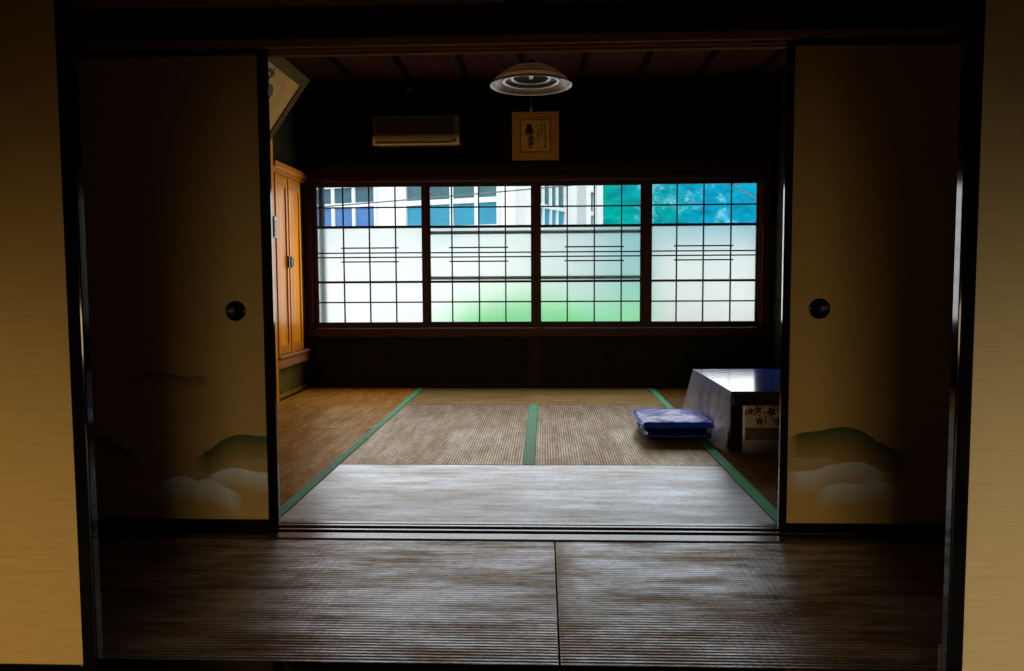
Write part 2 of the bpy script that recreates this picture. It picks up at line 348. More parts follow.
# ------------------------------------------------------------------ window
M_clear, nt, out = new('clear_glass')
tr = N(nt, 'ShaderNodeBsdfTransparent'); gl = N(nt, 'ShaderNodeBsdfGlossy', Roughness=.02); fr = N(nt, 'ShaderNodeFresnel', IOR=1.3); mx = N(nt, 'ShaderNodeMixShader')
tr.inputs[0].default_value = (.94,.97,.97,1)
L(nt, fr.outputs[0], mx.inputs[0]); L(nt, tr.outputs[0], mx.inputs[1]); L(nt, gl.outputs[0], mx.inputs[2]); L(nt, mx.outputs[0], out.inputs[0])
def frosted(name, dots):
    m, nt, out = new(name)
    rf = N(nt, 'ShaderNodeBsdfRefraction', IOR=1.25, Roughness=.5); rf.inputs[0].default_value = (.97,.99,.98,1)
    tl = N(nt, 'ShaderNodeBsdfTranslucent'); tl.inputs[0].default_value = (.95,.98,.97,1)
    mx = N(nt, 'ShaderNodeMixShader')
    f = ramp(nt, noise(nt, 5), .3, .7); f = math_(nt, 'ADD', math_(nt, 'MULTIPLY', f, .08), .28 if dots else .14)
    if dots:
        tc = nt.nodes.new('ShaderNodeTexCoord'); v = N(nt, 'ShaderNodeTexVoronoi', Scale=16.0); v.inputs['Randomness'].default_value = .45; L(nt, tc.outputs['Object'], v.inputs['Vector'])
        dd = math_(nt, 'LESS_THAN', v.outputs['Distance'], .16); f = math_(nt, 'ADD', f, math_(nt, 'MULTIPLY', dd, .35))
    L(nt, f, mx.inputs[0]); L(nt, rf.outputs[0], mx.inputs[1]); L(nt, tl.outputs[0], mx.inputs[2]); L(nt, mx.outputs[0], out.inputs[0]); return m
M_frost = frosted('frosted_glass', False); M_frostd = frosted('dotted_frosted_glass', True)

def sash(n, ox0, ox1, fx0, fx1, y, label, frost, bars):
    """ox: glass opening, fx: outer edges of the frame"""
    t = thing('window_%d' % n, label, 'window', ((fx0+fx1)/2, y, .51), None, 'structure')
    z0, z1, zb, zt = .562, 1.725, .512, 1.765
    b = MB().box(fx0, ox0, y-.015, y+.015, zb, zt, .002).box(ox1, fx1, y-.015, y+.015, zb, zt, .002)
    b.build('stile', M_redz, t)
    MB().box(ox0, ox1, y-.015, y+.015, zb, z0, .002).build('bottom_rail', M_red, t)
    MB().box(ox0, ox1, y-.015, y+.015, z1, zt, .002).build('top_rail', M_red, t)
    b = MB(); w = (ox1-ox0)/4
    for x in bars: b.box(x-.0055, x+.0055, y-.010, y+.004, z0, z1)
    for z, h in ((1.55,.006),(1.161,.0055),(1.123,.0055),(.91,.010),(.735,.006)): b.box(ox0, ox1, y-.011, y+.004, z-h, z+h)
    for z in (1.204, 1.085): b.box(bars[0]-.022, bars[2]+.022, y-.011, y+.004, z-.0055, z+.0055)
    b.build('lattice', M_kumi, t)
    MB().box(ox0, ox1, y-.013, y+.012, 1.372, 1.394).build('middle_rail', M_kumi, t)
    MB().box(ox0, ox1, y+.005, y+.007, 1.394, z1).build('clear_pane', M_clear, t)
    MB().box(ox0, ox1, y+.005, y+.008, z0, 1.372).build('frosted_pane', frost, t)
sash(1, -1.878, -.971, -1.912, -.925, 3.868, 'leftmost sash of the lattice window, white building seen in its upper panes', M_frost, (-1.651,-1.425,-1.198))
sash(2, -.902, -.033, -.945, .0115, 3.905, 'second sash from left of the lattice window, green tint at its lower right', M_frost, (-.715,-.481,-.252))
sash(3, .053, .903, .0115, .960, 3.905, 'third sash from left of the lattice window, green tint at its lower left', M_frost, (.279,.511,.742))
sash(4, .997, 1.872, .945, 1.912, 3.868, 'rightmost sash of the lattice window, dotted frosted glass below blue hillside', M_frostd, (1.206,1.431,1.661))
t = thing('trim_6', 'dark red brown wooden frame around the window', 'window frame', (0, 3.88, .43), None, 'structure')
MB().box(-1.985, -1.914, 3.80, 3.96, .512, 1.765, .003).build('jamb', M_redz, t)
MB().box(1.914, 1.985, 3.80, 3.96, .512, 1.765, .003).build('jamb', M_redz, t)
MB().box(-1.99, 1.99, 3.78, 3.96, .44, .510, .004).build('sill', M_red, t)
MB().box(-1.99, 1.99, 3.80, 3.96, 1.767, 1.80, .003).build('head', M_red, t)
MB().box(1.886, 1.91, 3.845, 3.852, .56, 1.73, .002).build('jamb_lit_strip', wood('jamb_lit_timber', (.4,.13,.03), (.25,.08,.02), .3, 'z'), t)  # orange-lit edge of the right jamb, put in as a brighter strip
struct(MB().box(-1.99, 1.99, 3.815, 3.85, 1.802, 1.905, .003), 'trim_7', M_dark, 'dark rail running along the wall above the window', 'rail')
struct(MB().box(-.06, .052, 3.81, 3.85, 0, .438, .003), 'trim_8', M_dark, 'short red brown post under the middle of the window', 'post')
struct(MB().box(-1.99, 1.99, 3.835, 3.85, 0, .03, .002), 'baseboard_back', M_dark, 'thin dark baseboard under the window wall', 'baseboard')

# ------------------------------------------------------------------ left wall: post, cupboard, plaque
struct(MB().box(-2.0, -1.95, 2.87, 2.99, -.0, 2.57, .003), 'trim_9', M_orange, 'orange wooden post at the near side of the cupboard', 'post')
struct(MB().box(-2.0, -1.985, 2.99, 3.81, 0, .028, .002), 'baseboard_left', M_orangex, 'thin baseboard below the cupboard', 'baseboard')
struct(MB().box(-2.0, -1.945, -.02, 2.87, 1.745, 1.84, .003), 'trim_10', M_dark, 'dark rail along the left wall under the calligraphy board', 'rail')
t = thing('wall_cupboard', 'orange varnished built-in cupboard with two tall doors beside the window', 'cupboard', (-1.98, 3.4, .24))
b = MB().box(-1.998, -1.972, 2.992, 3.045, .33, 1.75, .002).box(-1.998, -1.972, 3.66, 3.80, .33, 1.75, .002)
b.build('frame', M_darkz, t)
MB().box(-1.998, -1.935, 2.992, 3.80, 1.785, 1.835, .006).box(-1.998, -1.952, 2.992, 3.80, 1.75, 1.785, .003).build('cornice', M_orangex, t)
MB().box(-1.998, -1.930, 2.992, 3.78, .325, .345, .003).box(-1.998, -1.95, 2.992, 3.78, .245, .325, .003).build('sill', wood('cupboard_sill_timber', (.5,.22,.08), (.36,.14,.05), .3, 'y', .4), t)
MB().box(-1.998, -1.985, 3.045, 3.66, .345, 1.75).build('back_panel', M_darkz, t)
for y0, y1 in ((3.048, 3.325), (3.355, 3.657)):
    d = MB().box(-1.982, -1.968, y0+.03, y1-.03, .42, 1.66).build('door', M_orange, t)
    for ya in (y0, y1-.035): MB().box(-1.984, -1.958, ya, ya+.035, .35, 1.745, .002).build('door_stile', M_orange, d)
    for za, zb in ((.35,.425), (1.655,1.745)): MB().box(-1.984, -1.958, y0+.035, y1-.035, za, zb, .002).build('door_rail', M_orangex, d)
    if y0 < 3.2:
        MB().box(-1.958, -1.946, y1-.03, y1-.01, 1.03, 1.12, .002).build('latch', M_iron, d)
    else:
        b = MB().tube([(-1.95, y0+.03+.03*math.cos(a), 1.075+.035*math.sin(a)) for a in [2*PI*i/16 for i in range(16)]], .004, 6, True)
        b.box(-1.958, -1.946, y0+.005, y0+.02, 1.03, 1.12, .002); b.build('ring_handle', M_iron, d)
# remote control on the post
t = thing('remote_control', 'small pale grey remote control with dark buttons hanging on the post by the cupboard', 'remote control', (-1.945, 2.945, 1.25))
MB().box(-1.950, -1.928, 2.918, 2.972, 1.25, 1.405, .006).build('casing', simple('grey_plastic', (.55,.57,.54), .4), t)
b = MB()
for i in range(6):
    for j in range(2): b.box(-1.929, -1.925, 2.924, 2.934, 1.265+i*.02, 1.275+i*.02) if j == 0 else b.box(-1.929, -1.925, 2.95, 2.962, 1.265+i*.02, 1.275+i*.02)
    b.box(-1.938-.002, -1.932, 2.9165, 2.919, 1.265+i*.021, 1.275+i*.021)
b.build('button', simple('dark_buttons', (.04,.05,.05), .5), t)

# leaning calligraphy board
M_frame = wood('pale_frame_timber', (.075,.045,.009), (.05,.03,.006), .8, 'y', .03)
M_paper = simple('aged_paper', (.42,.25,.07), .8, .02, (.35,.20,.05), 9)
M_ink = simple('black_ink', (.012,.01,.009), .7, .2)
P0 = Vector((-1.587, 0, 2.354)); e = Vector((-.398, 0, -.564)).normalized(); nrm = Vector((e.z, 0, -e.x)).normalized()
if nrm.x < 0: nrm = -nrm          # facing the room and down
def pl(y, d, h=0): q = P0 + e*d + nrm*h; return (q.x, y, q.z)
YA, YB, HH = 1.15, 2.75, .672
t = thing('calligraphy_board', 'framed ink calligraphy board leaning out high on the left wall', 'framed calligraphy', (-1.78, 1.95, 1.79))
def slab(mb, ya, yb, d0, d1, h0, h1): mb.prism([pl(ya, d0, h0), pl(ya, d1, h0), pl(ya, d1, h1), pl(ya, d0, h1)], (0, yb-ya, 0))
b = MB(); fw = .078
slab(b, YA, YB, 0, fw, -.03, .0); slab(b, YA, YB, HH-fw, HH, -.03, .0); slab(b, YA, YA+fw, fw, HH-fw, -.03, .0); slab(b, YB-fw, YB, fw, HH-fw, -.03, .0)
b.build('frame', M_frame, t)
b = MB(); slab(b, YA+fw-.01, YB-fw+.01, fw-.01, HH-fw+.01, -.025, -.008); b.build('paper', M_paper, t)
def stroke(b, pts, w):
    P = [Vector(pl(y, d, -.0065)) for y, d in pts]
    for i in range(len(P)-1):
        a, c2 = P[i], P[i+1]; v = (c2-a).normalized(); s_ = v.cross(nrm)
        w0, w1 = w*(1-.45*abs(2*i/(len(P)-1)-.8)), w*(1-.45*abs(2*(i+1)/(len(P)-1)-.8))
        b.face([a-s_*w0-v*.004, a+s_*w0-v*.004, c2+s_*w1+v*.004, c2-s_*w1+v*.004])
CH = (([(2.02,.13),(2.12,.118),(2.205,.121),(2.165,.155),(2.10,.17)], .016), ([(2.17,.09),(2.18,.15),(2.17,.2)], .014),
               ([(2.08,.22),(2.2,.207),(2.29,.207),(2.34,.235),(2.345,.27),(2.28,.285)], .02), ([(2.05,.32),(2.2,.30),(2.36,.29),(2.375,.33)], .022), ([(2.2,.2),(2.22,.3),(2.16,.42),(2.05,.5)], .02),
               ([(2.24,.33),(2.3,.42),(2.38,.5)], .02), ([(1.55,.16),(1.75,.14),(1.86,.16)], .018), ([(1.7,.1),(1.7,.3),(1.62,.48)], .02), ([(1.56,.3),(1.72,.28),(1.86,.3)], .018), ([(1.72,.34),(1.8,.44),(1.88,.5)], .02),
               ([(1.3,.14),(1.42,.13),(1.46,.2)], .016), ([(1.38,.1),(1.36,.3),(1.3,.5)], .02), ([(1.28,.34),(1.44,.32),(1.46,.48)], .018))
for pts, w in CH:
    b = MB(); stroke(b, pts, w); b.build('brush_stroke', M_ink, t)
b = MB(); slab(b, 2.425, 2.455, .13, .18, -.008, -.006); b.build('seal_mark', simple('red_seal', (.4,.06,.04), .7), t)

# ------------------------------------------------------------------ back wall: air conditioner, picture, small fitting
t = thing('air_conditioner', 'long brown wall air conditioner above the left of the window', 'air conditioner', (-.98, 3.76, 2.04))
M_ac = simple('ac_housing', (.2,.15,.085), .45, .4, (.17,.125,.07), 5)
M_ac2 = simple('ac_front_lit', (.75,.55,.24), .4, .4, (.66,.48,.2), 5)  # gold light on the slanted lower front put into its colour
x0, x1 = -1.335, -.622
MB().prism([(x0,3.85,2.055),(x0,3.85,2.285),(x0,3.68,2.285),(x0,3.672,2.27),(x0,3.672,2.12),(x0,3.69,2.055)], (x1-x0,0,0)).build('housing', M_ac, t)
b = MB().box(x0+.018, x1-.035, 3.667, 3.674, 2.135, 2.262)
for i in range(6): b.box(x0+.02, x1-.037, 3.664, 3.668, 2.142+i*.02, 2.148+i*.02)
b.build('intake_grille', simple('brown_grille', (.055,.03,.018), .5), t)
MB().prism([(x0-.004,3.69,2.125),(x0-.004,3.655,2.118),(x0-.004,3.648,2.095),(x0-.004,3.665,2.052),(x0-.004,3.70,2.045)], (x1-x0+.008,0,0)).build('front_flap', M_ac2, t)
MB().box(x0+.02, x1-.06, 3.648, 3.66, 2.056, 2.064, .002).build('air_vane', simple('ac_vane', (.05,.04,.03), .5), t)
MB().box(x1-.055, x1-.02, 3.644, 3.652, 2.064, 2.088, .002).build('control_window', simple('ac_panel', (.08,.05,.03), .3), t)
tag(MB().lathe((-1.05, 3.85, 2.545-.012), [(0,-.05),(.025,-.05),(.035,-.04),(.04,-.02),(.04,0)], 20, 'y').build('wall_fitting', simple('dull_white', (.07,.07,.065), .5)), 'small dull round fitting high on the dark back wall near ceiling', 'wall fitting')

t = thing('framed_picture', 'square gold mounted ink picture hung above the middle of the window', 'picture', (.01, 3.83, 1.931))
M_mount = simple('gold_mount', (.80,.42,.06), .6, .1, (.70,.35,.045), 20, (1,1,6))
MB().box(-.187, .208, 3.822, 3.842, 1.931, 2.333, .002).build('mount', M_mount, t)
MB().box(-.120, .137, 3.818, 3.823, 1.995, 2.268, .001).build('inner_frame', simple('red_black_frame', (.05,.012,.008), .4), t)
b = MB().box(-.113, .130, 3.8155, 3.819, 2.003, 2.262)
b.build('picture_sheet', simple('tan_paper', (.95,.62,.2), .7, .1, (.85,.5,.13), 12), t)
b = MB(); rnd = random.Random(3)
def pp(u, v): return (-.113+.243*u, 3.8150, 2.262-.259*v)
def blob(b, u, v, ru, rv, n=14):
    b.face([pp(u+ru*math.cos(2*PI*k/n)*(.8+.4*rnd.random()), v+rv*math.sin(2*PI*k/n)*(.8+.4*rnd.random())) for k in range(n)])
blob(b, .29, .18, .09, .08); blob(b, .29, .33, .13, .12)
for v in (.4, .46): blob(b, .2, v, .05, .02); blob(b, .42, v-.05, .06, .015)
b.build('painted_figure', simple('grey_ink', (.07,.05,.03), .8, .1), t)
b = MB(); blob(b, .35, .56, .09, .1); blob(b, .36, .74, .11, .09); blob(b, .25, .62, .04, .03); blob(b, .47, .62, .05, .02); blob(b, .33, .87, .08, .03)
b.build('painted_robe', simple('green_ink', (.17,.15,.045), .8, .1), t)
b = MB()
for u, vs in ((.60, (.3,.38,.46,.56,.64)), (.72, (.06,.13,.2,.3,.38)), (.84, (.1,.17,.24,.34,.42,.53,.58,.66,.74,.82,.88))):
    for v in vs:
        for q in range(3):
            du, dv = (rnd.random()-.5)*.05, (rnd.random()-.5)*.05; a = rnd.random()*PI
            cx, cy = u+du, v+dv; lx, ly = .034*math.cos(a), .034*math.sin(a)
            b.face([pp(cx-lx-ly*.35, cy-ly+lx*.35), pp(cx+lx-ly*.2, cy+ly+lx*.2), pp(cx+lx+ly*.2, cy+ly-lx*.2), pp(cx-lx+ly*.2, cy-ly-lx*.2)])
b.build('brush_writing', simple('brown_ink', (.09,.045,.02), .8, .1), t)

# ------------------------------------------------------------------ pendant lamp
t = thing('pendant_lamp', 'round pendant lamp with ridged pale shade hanging in mid room', 'lamp', (0, 1.91, 2.09))
c0 = (.004, 1.91, 2.092)
M_shade, nt, out = new('pale_shade')
p = N(nt, 'ShaderNodeBsdfPrincipled', Roughness=.35); tc = N(nt, 'ShaderNodeTexCoord'); sp = N(nt, 'ShaderNodeSeparateXYZ'); L(nt, tc.outputs['Object'], sp.inputs[0])
st = math_(nt, 'ADD', math_(nt, 'MULTIPLY', math_(nt, 'SINE', math_(nt, 'MULTIPLY', sp.outputs['Z'], 2*PI/.034)), .5), .5)
cs = mixc(nt, st, (.80,.60,.42), (.5,.34,.22)); L(nt, cs, p.inputs['Base Color']); tl = N(nt, 'ShaderNodeBsdfTranslucent'); L(nt, cs, tl.inputs[0]); mx = N(nt, 'ShaderNodeMixShader'); mx.inputs[0].default_value = .45
L(nt, p.outputs[0], mx.inputs[1]); L(nt, tl.outputs[0], mx.inputs[2]); L(nt, mx.outputs[0], out.inputs[0])
prof = [(.028,.158),(.08,.15),(.12,.136),(.145,.117),(.15,.112),(.18,.087),(.187,.08),(.215,.045),(.235,.015),(.242,.0)]
prof = [(r, h*.74) for r, h in prof]
inner = [(r-.004, h-.004) for r, h in prof][::-1]
MB().lathe(c0, prof+inner, 64).build('shade', M_shade, t)
MB().lathe(c0, [(.240,.005),(.246,.003),(.248,-.001),(.246,-.005),(.240,-.004),(.240,.005)], 64).build('rim', simple('teal_glass_rim', (.03,.05,.045), .3, .3), t)
for r, h in ((.165, .028), (.115, .045)):
    MB().tube([(c0[0]+r*math.cos(2*PI*i/48), c0[1]+r*math.sin(2*PI*i/48), c0[2]+h) for i in range(48)], .0125, 10, True).build('ring_tube', simple('white_tube', (.22,.21,.18), .4), t)
MB().box(c0[0]-.012, c0[0]+.012, c0[1]-.2, c0[1]+.2, c0[2]+.055, c0[2]+.066).lathe(c0, [(0,.066),(.05,.066),(.05,.09),(.03,.1)], 24).build('tube_holder', simple('holder_white', (.5,.47,.4), .5), t)
MB().lathe(c0, [(0,.15),(.02,.15),(.028,.135),(.03,.104)], 24).build('cap', M_iron, t)
MB().tube([(c0[0], c0[1], c0[2]+.15), (c0[0], c0[1], 2.57)], .005, 8).build('cord', M_iron, t)
MB().tube([(c0[0]+.0, c0[1], c0[2]+.06), (c0[0]+.0, c0[1], 1.965)], .0016, 6).lathe((c0[0], c0[1], 1.935), [(0,.03),(.006,.028),(.008,.01),(.004,0),(0,0)], 12).build('pull_string', simple('string_grey', (.2,.2,.18), .7), t)

# ------------------------------------------------------------------ low table with cloths
TX0, TX1, TY0, TY1, TZ = 1.07, 1.93, 1.245, 2.30, .325
t = thing('low_table', 'low black square table half hidden behind the right sliding panel', 'table', (1.5, 1.77, 0))
MB().box(TX0, TX1, TY0, TY1, TZ-.03, TZ, .003).build('tabletop', M_lacq, t)
b = MB().box(TX0+.03, TX1-.04, TY0+.015, TY0+.035, TZ-.075, TZ-.03).box(TX0+.03, TX1-.04, TY1-.035, TY1-.015, TZ-.075, TZ-.03)
b.box(TX0+.012, TX0+.03, TY0+.015, TY1-.015, TZ-.075, TZ-.03).box(TX1-.04, TX1-.02, TY0+.015, TY1-.015, TZ-.075, TZ-.03); b.build('apron', M_lacq, t)
for lx in (TX0+.006, TX1-.11):
    for ly in (TY0+.045, TY1-.115):
        MB().box(lx, lx+.066, ly, ly+.07, 0.002, TZ-.03, .004).build('leg', M_lacq, t)
# glossy cover
t = thing('tablecloth', 'glossy navy and clear vinyl tablecloth with pale side drape over the low table', 'tablecloth', (1.5, 1.77, TZ))
M_navy, nt, out = new('navy_vinyl')
p = N(nt, 'ShaderNodeBsdfPrincipled', Roughness=.12); p.inputs['Specular IOR Level'].default_value = .22; p.inputs['Specular Tint'].default_value = (.55,.8,1,1)
f = noise(nt, 4, (1,1,1), 3); L(nt, mixc(nt, ramp(nt, f, .35, .65), (.02,.04,.24), (.03,.06,.32)), p.inputs['Base Color'])
bp = N(nt, 'ShaderNodeBump', Strength=.10, Distance=.01); L(nt, noise(nt, 9, (1,2.5,1), 2), bp.inputs['Height']); L(nt, bp.outputs[0], p.inputs['Normal']); L(nt, p.outputs[0], out.inputs[0])
MB().box(TX0-.004, TX1+.004, TY0-.004, TY1+.004, TZ, TZ+.003, .001).build('top_sheet', M_navy, t)
M_vinyl, nt, out = new('pale_translucent_vinyl')
d = N(nt, 'ShaderNodeBsdfTranslucent'); d.inputs[0].default_value = (.84,.84,1.0,1); d2 = N(nt, 'ShaderNodeBsdfDiffuse'); d2.inputs[0].default_value = (.80,.80,1.0,1)
m1 = N(nt, 'ShaderNodeMixShader'); m1.inputs[0].default_value = .4; L(nt, d.outputs[0], m1.inputs[1]); L(nt, d2.outputs[0], m1.inputs[2])
g = N(nt, 'ShaderNodeBsdfGlossy', Roughness=.22); lw = N(nt, 'ShaderNodeLayerWeight', Blend=.35); m2 = N(nt, 'ShaderNodeMixShader'); L(nt, math_(nt, 'MULTIPLY', lw.outputs['Facing'], .5), m2.inputs[0]); L(nt, m1.outputs[0], m2.inputs[1]); L(nt, g.outputs[0], m2.inputs[2])
trn = N(nt, 'ShaderNodeBsdfTransparent'); m3 = N(nt, 'ShaderNodeMixShader')
tc = N(nt, 'ShaderNodeTexCoord'); vz = N(nt, 'ShaderNodeTexVoronoi', Scale=26.0); L(nt, tc.outputs['Object'], vz.inputs['Vector'])
L(nt, math_(nt, 'ADD', math_(nt, 'MULTIPLY', ramp(nt, vz.outputs['Distance'], .2, .5), .2), .03), m3.inputs[0]); L(nt, m2.outputs[0], m3.inputs[1]); L(nt, trn.outputs[0], m3.inputs[2]); L(nt, m3.outputs[0], out.inputs[0])
def drape(u, v):
    # u along the table edge (near to far), v from edge to hem
    near = math.exp(-((u-.105)/.06)**2); far = math.exp(-((1-u)/.10)**2)
    y = (TY0-.005) + u*(TY1-TY0+.01) + v*(near*.07 + far*.10)
    x = TX0-.006 - v*(.012+.066*near+.03*far) - .019*v*math.sin(u*27+.6) - .006*v*math.sin(u*51+1)
    z = TZ+.002 - .315*v*(1-.05*math.sin(u*9)**2) 
    return (x, y, max(z, .004))
MB().grid(drape, 70, 16).build('side_drape', M_vinyl, t)
# printed cloth below the near edge
t = thing('floral_cloth', 'beige cloth with dark flower print hanging under the front of the low table', 'cloth', (1.5, 1.37, .05))
M_beige = simple('beige_cloth', (.95,.70,.52), .8, .1, (.88,.64,.47), 12); M_flower = simple('flower_print', (.06,.05,.045), .8, .1); M_hem = simple('brown_cloth', (.22,.17,.15), .8, .1, (.17,.13,.11), 12)
fy = 1.272
def wv(x, z): return fy + .006*math.sin(x*38) * (.3-z)/.2
b = MB().grid(lambda u, v: (1.150+u*.74, wv(1.150+u*.74, .252-v*.122), .252-v*.122 - .004*math.sin(u*7)), 60, 6); b.mi = 1
rnd = random.Random(11)
def petals(x, z, r, n=5):
    a0 = rnd.random()*PI
    for k in range(n):
        a = a0+2*PI*k/n; cx, cz = x+r*.6*math.cos(a), z+r*.6*math.sin(a)
        pts = []
        for q in range(8):
            bq = 2*PI*q/8; lx, lz = r*.48*math.cos(bq), r*.30*math.sin(bq)
            pts.append((cx+lx*math.cos(a)-lz*math.sin(a), wv(cx, cz)-.004, cz+lx*math.sin(a)+lz*math.cos(a)))
        b.face(pts)
for x, z, r in ((1.175,.215,.018),(1.215,.225,.02),(1.225,.165,.021),(1.285,.215,.024),(1.33,.165,.026),(1.365,.225,.022),(1.40,.17,.018),(1.44,.21,.024),(1.49,.165,.024),(1.55,.215,.024),(1.61,.165,.024),(1.66,.22,.022),(1.72,.17,.024),(1.79,.21,.023),(1.84,.16,.02)):
    petals(x, z, r)
    for k in range(5):
        a = rnd.random()*2*PI; q = r*1.5; sx, sz = x+q*math.cos(a), min(.244, max(.138, z+q*math.sin(a)))
        b.face([(sx+.005*math.cos(2*PI*j/6), wv(sx, sz)-.004, sz+.005*math.sin(2*PI*j/6)) for j in range(6)])
b.build('printed_band', [M_beige, M_flower], t)
MB().grid(lambda u, v: (1.150+u*.74, wv(1.150+u*.74, .13-v*.07), .13-v*.07), 60, 4).build('plain_hem', M_hem, t)

# ------------------------------------------------------------------ floor cushions
def cushion(label, x0, x1, y0, y1, z0, z1, m):
    t = thing('floor_cushion', label, 'cushion', ((x0+x1)/2, (y0+y1)/2, z0), 'stacked floor cushions by the table')
    cx, cy, a, bb = (x0+x1)/2, (y0+y1)/2, (x1-x0)/2, (y1-y0)/2; zm = (z0+z1)/2; h = (z1-z0)/2
    def f(sgn):
        def g(u, v):
            U, V = 2*u-1, 2*v-1
            # squared grid pulled in to rounded corners
            k = 1-.10*(U*U*V*V)**1.5
            e_ = (1-abs(U)**6)*(1-abs(V)**6)
            puff = max(0, e_)**.24*(.66+.34*(1-U*U)*(1-V*V))
            wob = .004*math.sin(U*5+1)*math.sin(V*4) 
            return (cx+a*U*k*(1-.015*(1-V*V)), cy+bb*V*k*(1-.015*(1-U*U)), zm+sgn*(h*puff + (wob if sgn > 0 else 0)*e_))
        return g
    MB().grid(f(1), 44, 44).grid(f(-1), 44, 44).build('cover', m, t)
    ring = []
    n = 30
    for U0, V0, dU, dV in ((-1,-1,1,0),(1,-1,0,1),(1,1,-1,0),(-1,1,0,-1)):
        for i in range(n):
            U, V = U0+dU*2*i/n, V0+dV*2*i/n; k = 1-.10*(U*U*V*V)**1.5
            ring.append((cx+a*U*k*(1-.015*(1-V*V)), cy+bb*V*k*(1-.015*(1-U*U)), zm))
    MB().tube(ring, .0045, 6, True).build('piping', M_pipe, t)
    MB().tube([(cx-.02, cy, z1-.004), (cx, cy, z1-.007), (cx+.02, cy, z1-.004)], .002, 6).build('centre_stitch', M_pipe, t)
def satin(name, c, c2):
    m, nt, out = new(name); p = N(nt, 'ShaderNodeBsdfPrincipled', Roughness=.24); p.inputs['Specular IOR Level'].default_value = .13; p.inputs['Specular Tint'].default_value = (.75,.85,1,1)
    L(nt, mixc(nt, ramp(nt, noise(nt, 14), .35, .65), c, c2), p.inputs['Base Color'])
    bp = N(nt, 'ShaderNodeBump', Strength=.7, Distance=.03); L(nt, noise(nt, 7, (1,1,1), 3), bp.inputs['Height']); L(nt, bp.outputs[0], p.inputs['Normal'])
    L(nt, p.outputs[0], out.inputs[0]); return m
M_pipe = simple('blue_piping', (.02,.05,.35), .5)
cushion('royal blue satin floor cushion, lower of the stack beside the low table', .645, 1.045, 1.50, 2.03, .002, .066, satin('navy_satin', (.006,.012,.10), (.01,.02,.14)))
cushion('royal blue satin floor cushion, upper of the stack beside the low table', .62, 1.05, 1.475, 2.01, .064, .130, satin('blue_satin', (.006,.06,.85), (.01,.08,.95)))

# ------------------------------------------------------------------ outdoors
struct(MB().box(-40, 60, 4.0, 60, -.9, -.5), 'ground', simple('pale_concrete', (.55,.55,.52), .9, .1, (.48,.48,.45), 1), 'pale ground outside the window', 'ground')
M_wh = simple('white_facade', (.88,.87,.86), .8, .2, (.83,.82,.81), 2)
M_whs = simple('grey_facade_strip', (.62,.62,.63), .8, .2, (.58,.58,.6), 2)
M_wf = simple('white_window_frame', (.9,.92,.93), .6, .2)
M_gup = simple('dark_blue_glass', (.05,.12,.17), .25, .5, (.035,.085,.13), 3)
M_glo = simple('blue_glass', (.07,.20,.48), .25, .5, (.055,.16,.40), 3)
M_glt = simple('teal_glass', (.03,.30,.46), .25, .5, (.025,.24,.38), 3)
M_gut = simple('dark_teal_glass', (.05,.15,.17), .25, .5, (.04,.11,.13), 3)
A0 = Vector((-.424, 10.92, 0)); A1 = Vector((-4.323, 12.44, 0)); B1 = Vector((1.397, 14.94, 0))
dA = (A1-A0).normalized(); dB = (B1-A0).normalized()
nA = Vector((dA.y, -dA.x, 0)); nA = nA if nA.y < 0 else -nA
nB = Vector((dB.y, -dB.x, 0)); nB = nB if nB.x > 0 else -nB
def fbox(b, d, n, s0, s1, z0, z1, n0, n1):
    q = [A0+d*s0+n*n0, A0+d*s1+n*n0, A0+d*s1+n*n1, A0+d*s0+n*n1]
    b.prism([(p_.x, p_.y, z0) for p_ in q], (0, 0, z1-z0))
t = thing('building', 'white building with wide blue glazed windows across from the house', 'building', (-1.5, 12, -.5))
# corner block: both facades in one wall mesh
A2 = A0+dA*7.5; B2 = A0+dB*4.41
q = [A0, A2, A2-nA*6, B2-nB*.0+Vector((-1.5, 3.0, 0)), B2]
MB().prism([(p_.x, p_.y, -.5) for p_ in q], (0, 0, 8.5)).build('wall', M_wh, t)
def bwin(d, n, s0, s1, z0, z1, cols, zt, up, lo, tb):
    b = MB(); fr_ = .05
    fbox(b, d, n, s0-fr_, s1+fr_, z1, z1+fr_, 0, .07); fbox(b, d, n, s0-fr_, s1+fr_, z0-fr_, z0, 0, .07)
    fbox(b, d, n, s0-fr_, s0, z0, z1, 0, .07); fbox(b, d, n, s1, s1+fr_, z0, z1, 0, .07)
    fbox(b, d, n, s0, s1, zt-tb/2, zt+tb/2, 0, .06)
    for c_ in cols: fbox(b, d, n, c_-.035, c_+.035, z0, z1, 0, .055)
    w = b.build('window', M_wf, t)
    b = MB(); fbox(b, d, n, s0, s1, zt, z1, .002, .02); b.build('upper_glass', up, w)
    b = MB(); fbox(b, d, n, s0, s1, z0, zt, .002, .02); b.build('lower_glass', lo, w)
bwin(dA, nA, 2.85, 4.25, 1.95, 2.69, (3.315, 3.79), 2.36, M_gup, M_glo, .08)
bwin(dA, nA, .32, 2.15, 1.90, 3.2, (.725, 1.22, 1.70), 2.335, M_gut, M_glt, .09)
bwin(dB, nB, .55, 2.10, 1.85, 3.4, (1.10, 1.44, 1.75), 2.29, M_gut, M_glt, .07)
bwin(dB, nB, 3.48, 3.72, 1.9, 2.78, (), 2.33, M_gut, M_glt, .09)
b = MB(); fbox(b, dB, nB, 2.85, 3.36, -.5, 8, 0, .012); fbox(b, dB, nB, 3.8, 4.0, -.5, 8, 0, .012); b.build('grey_strip', M_whs, t)
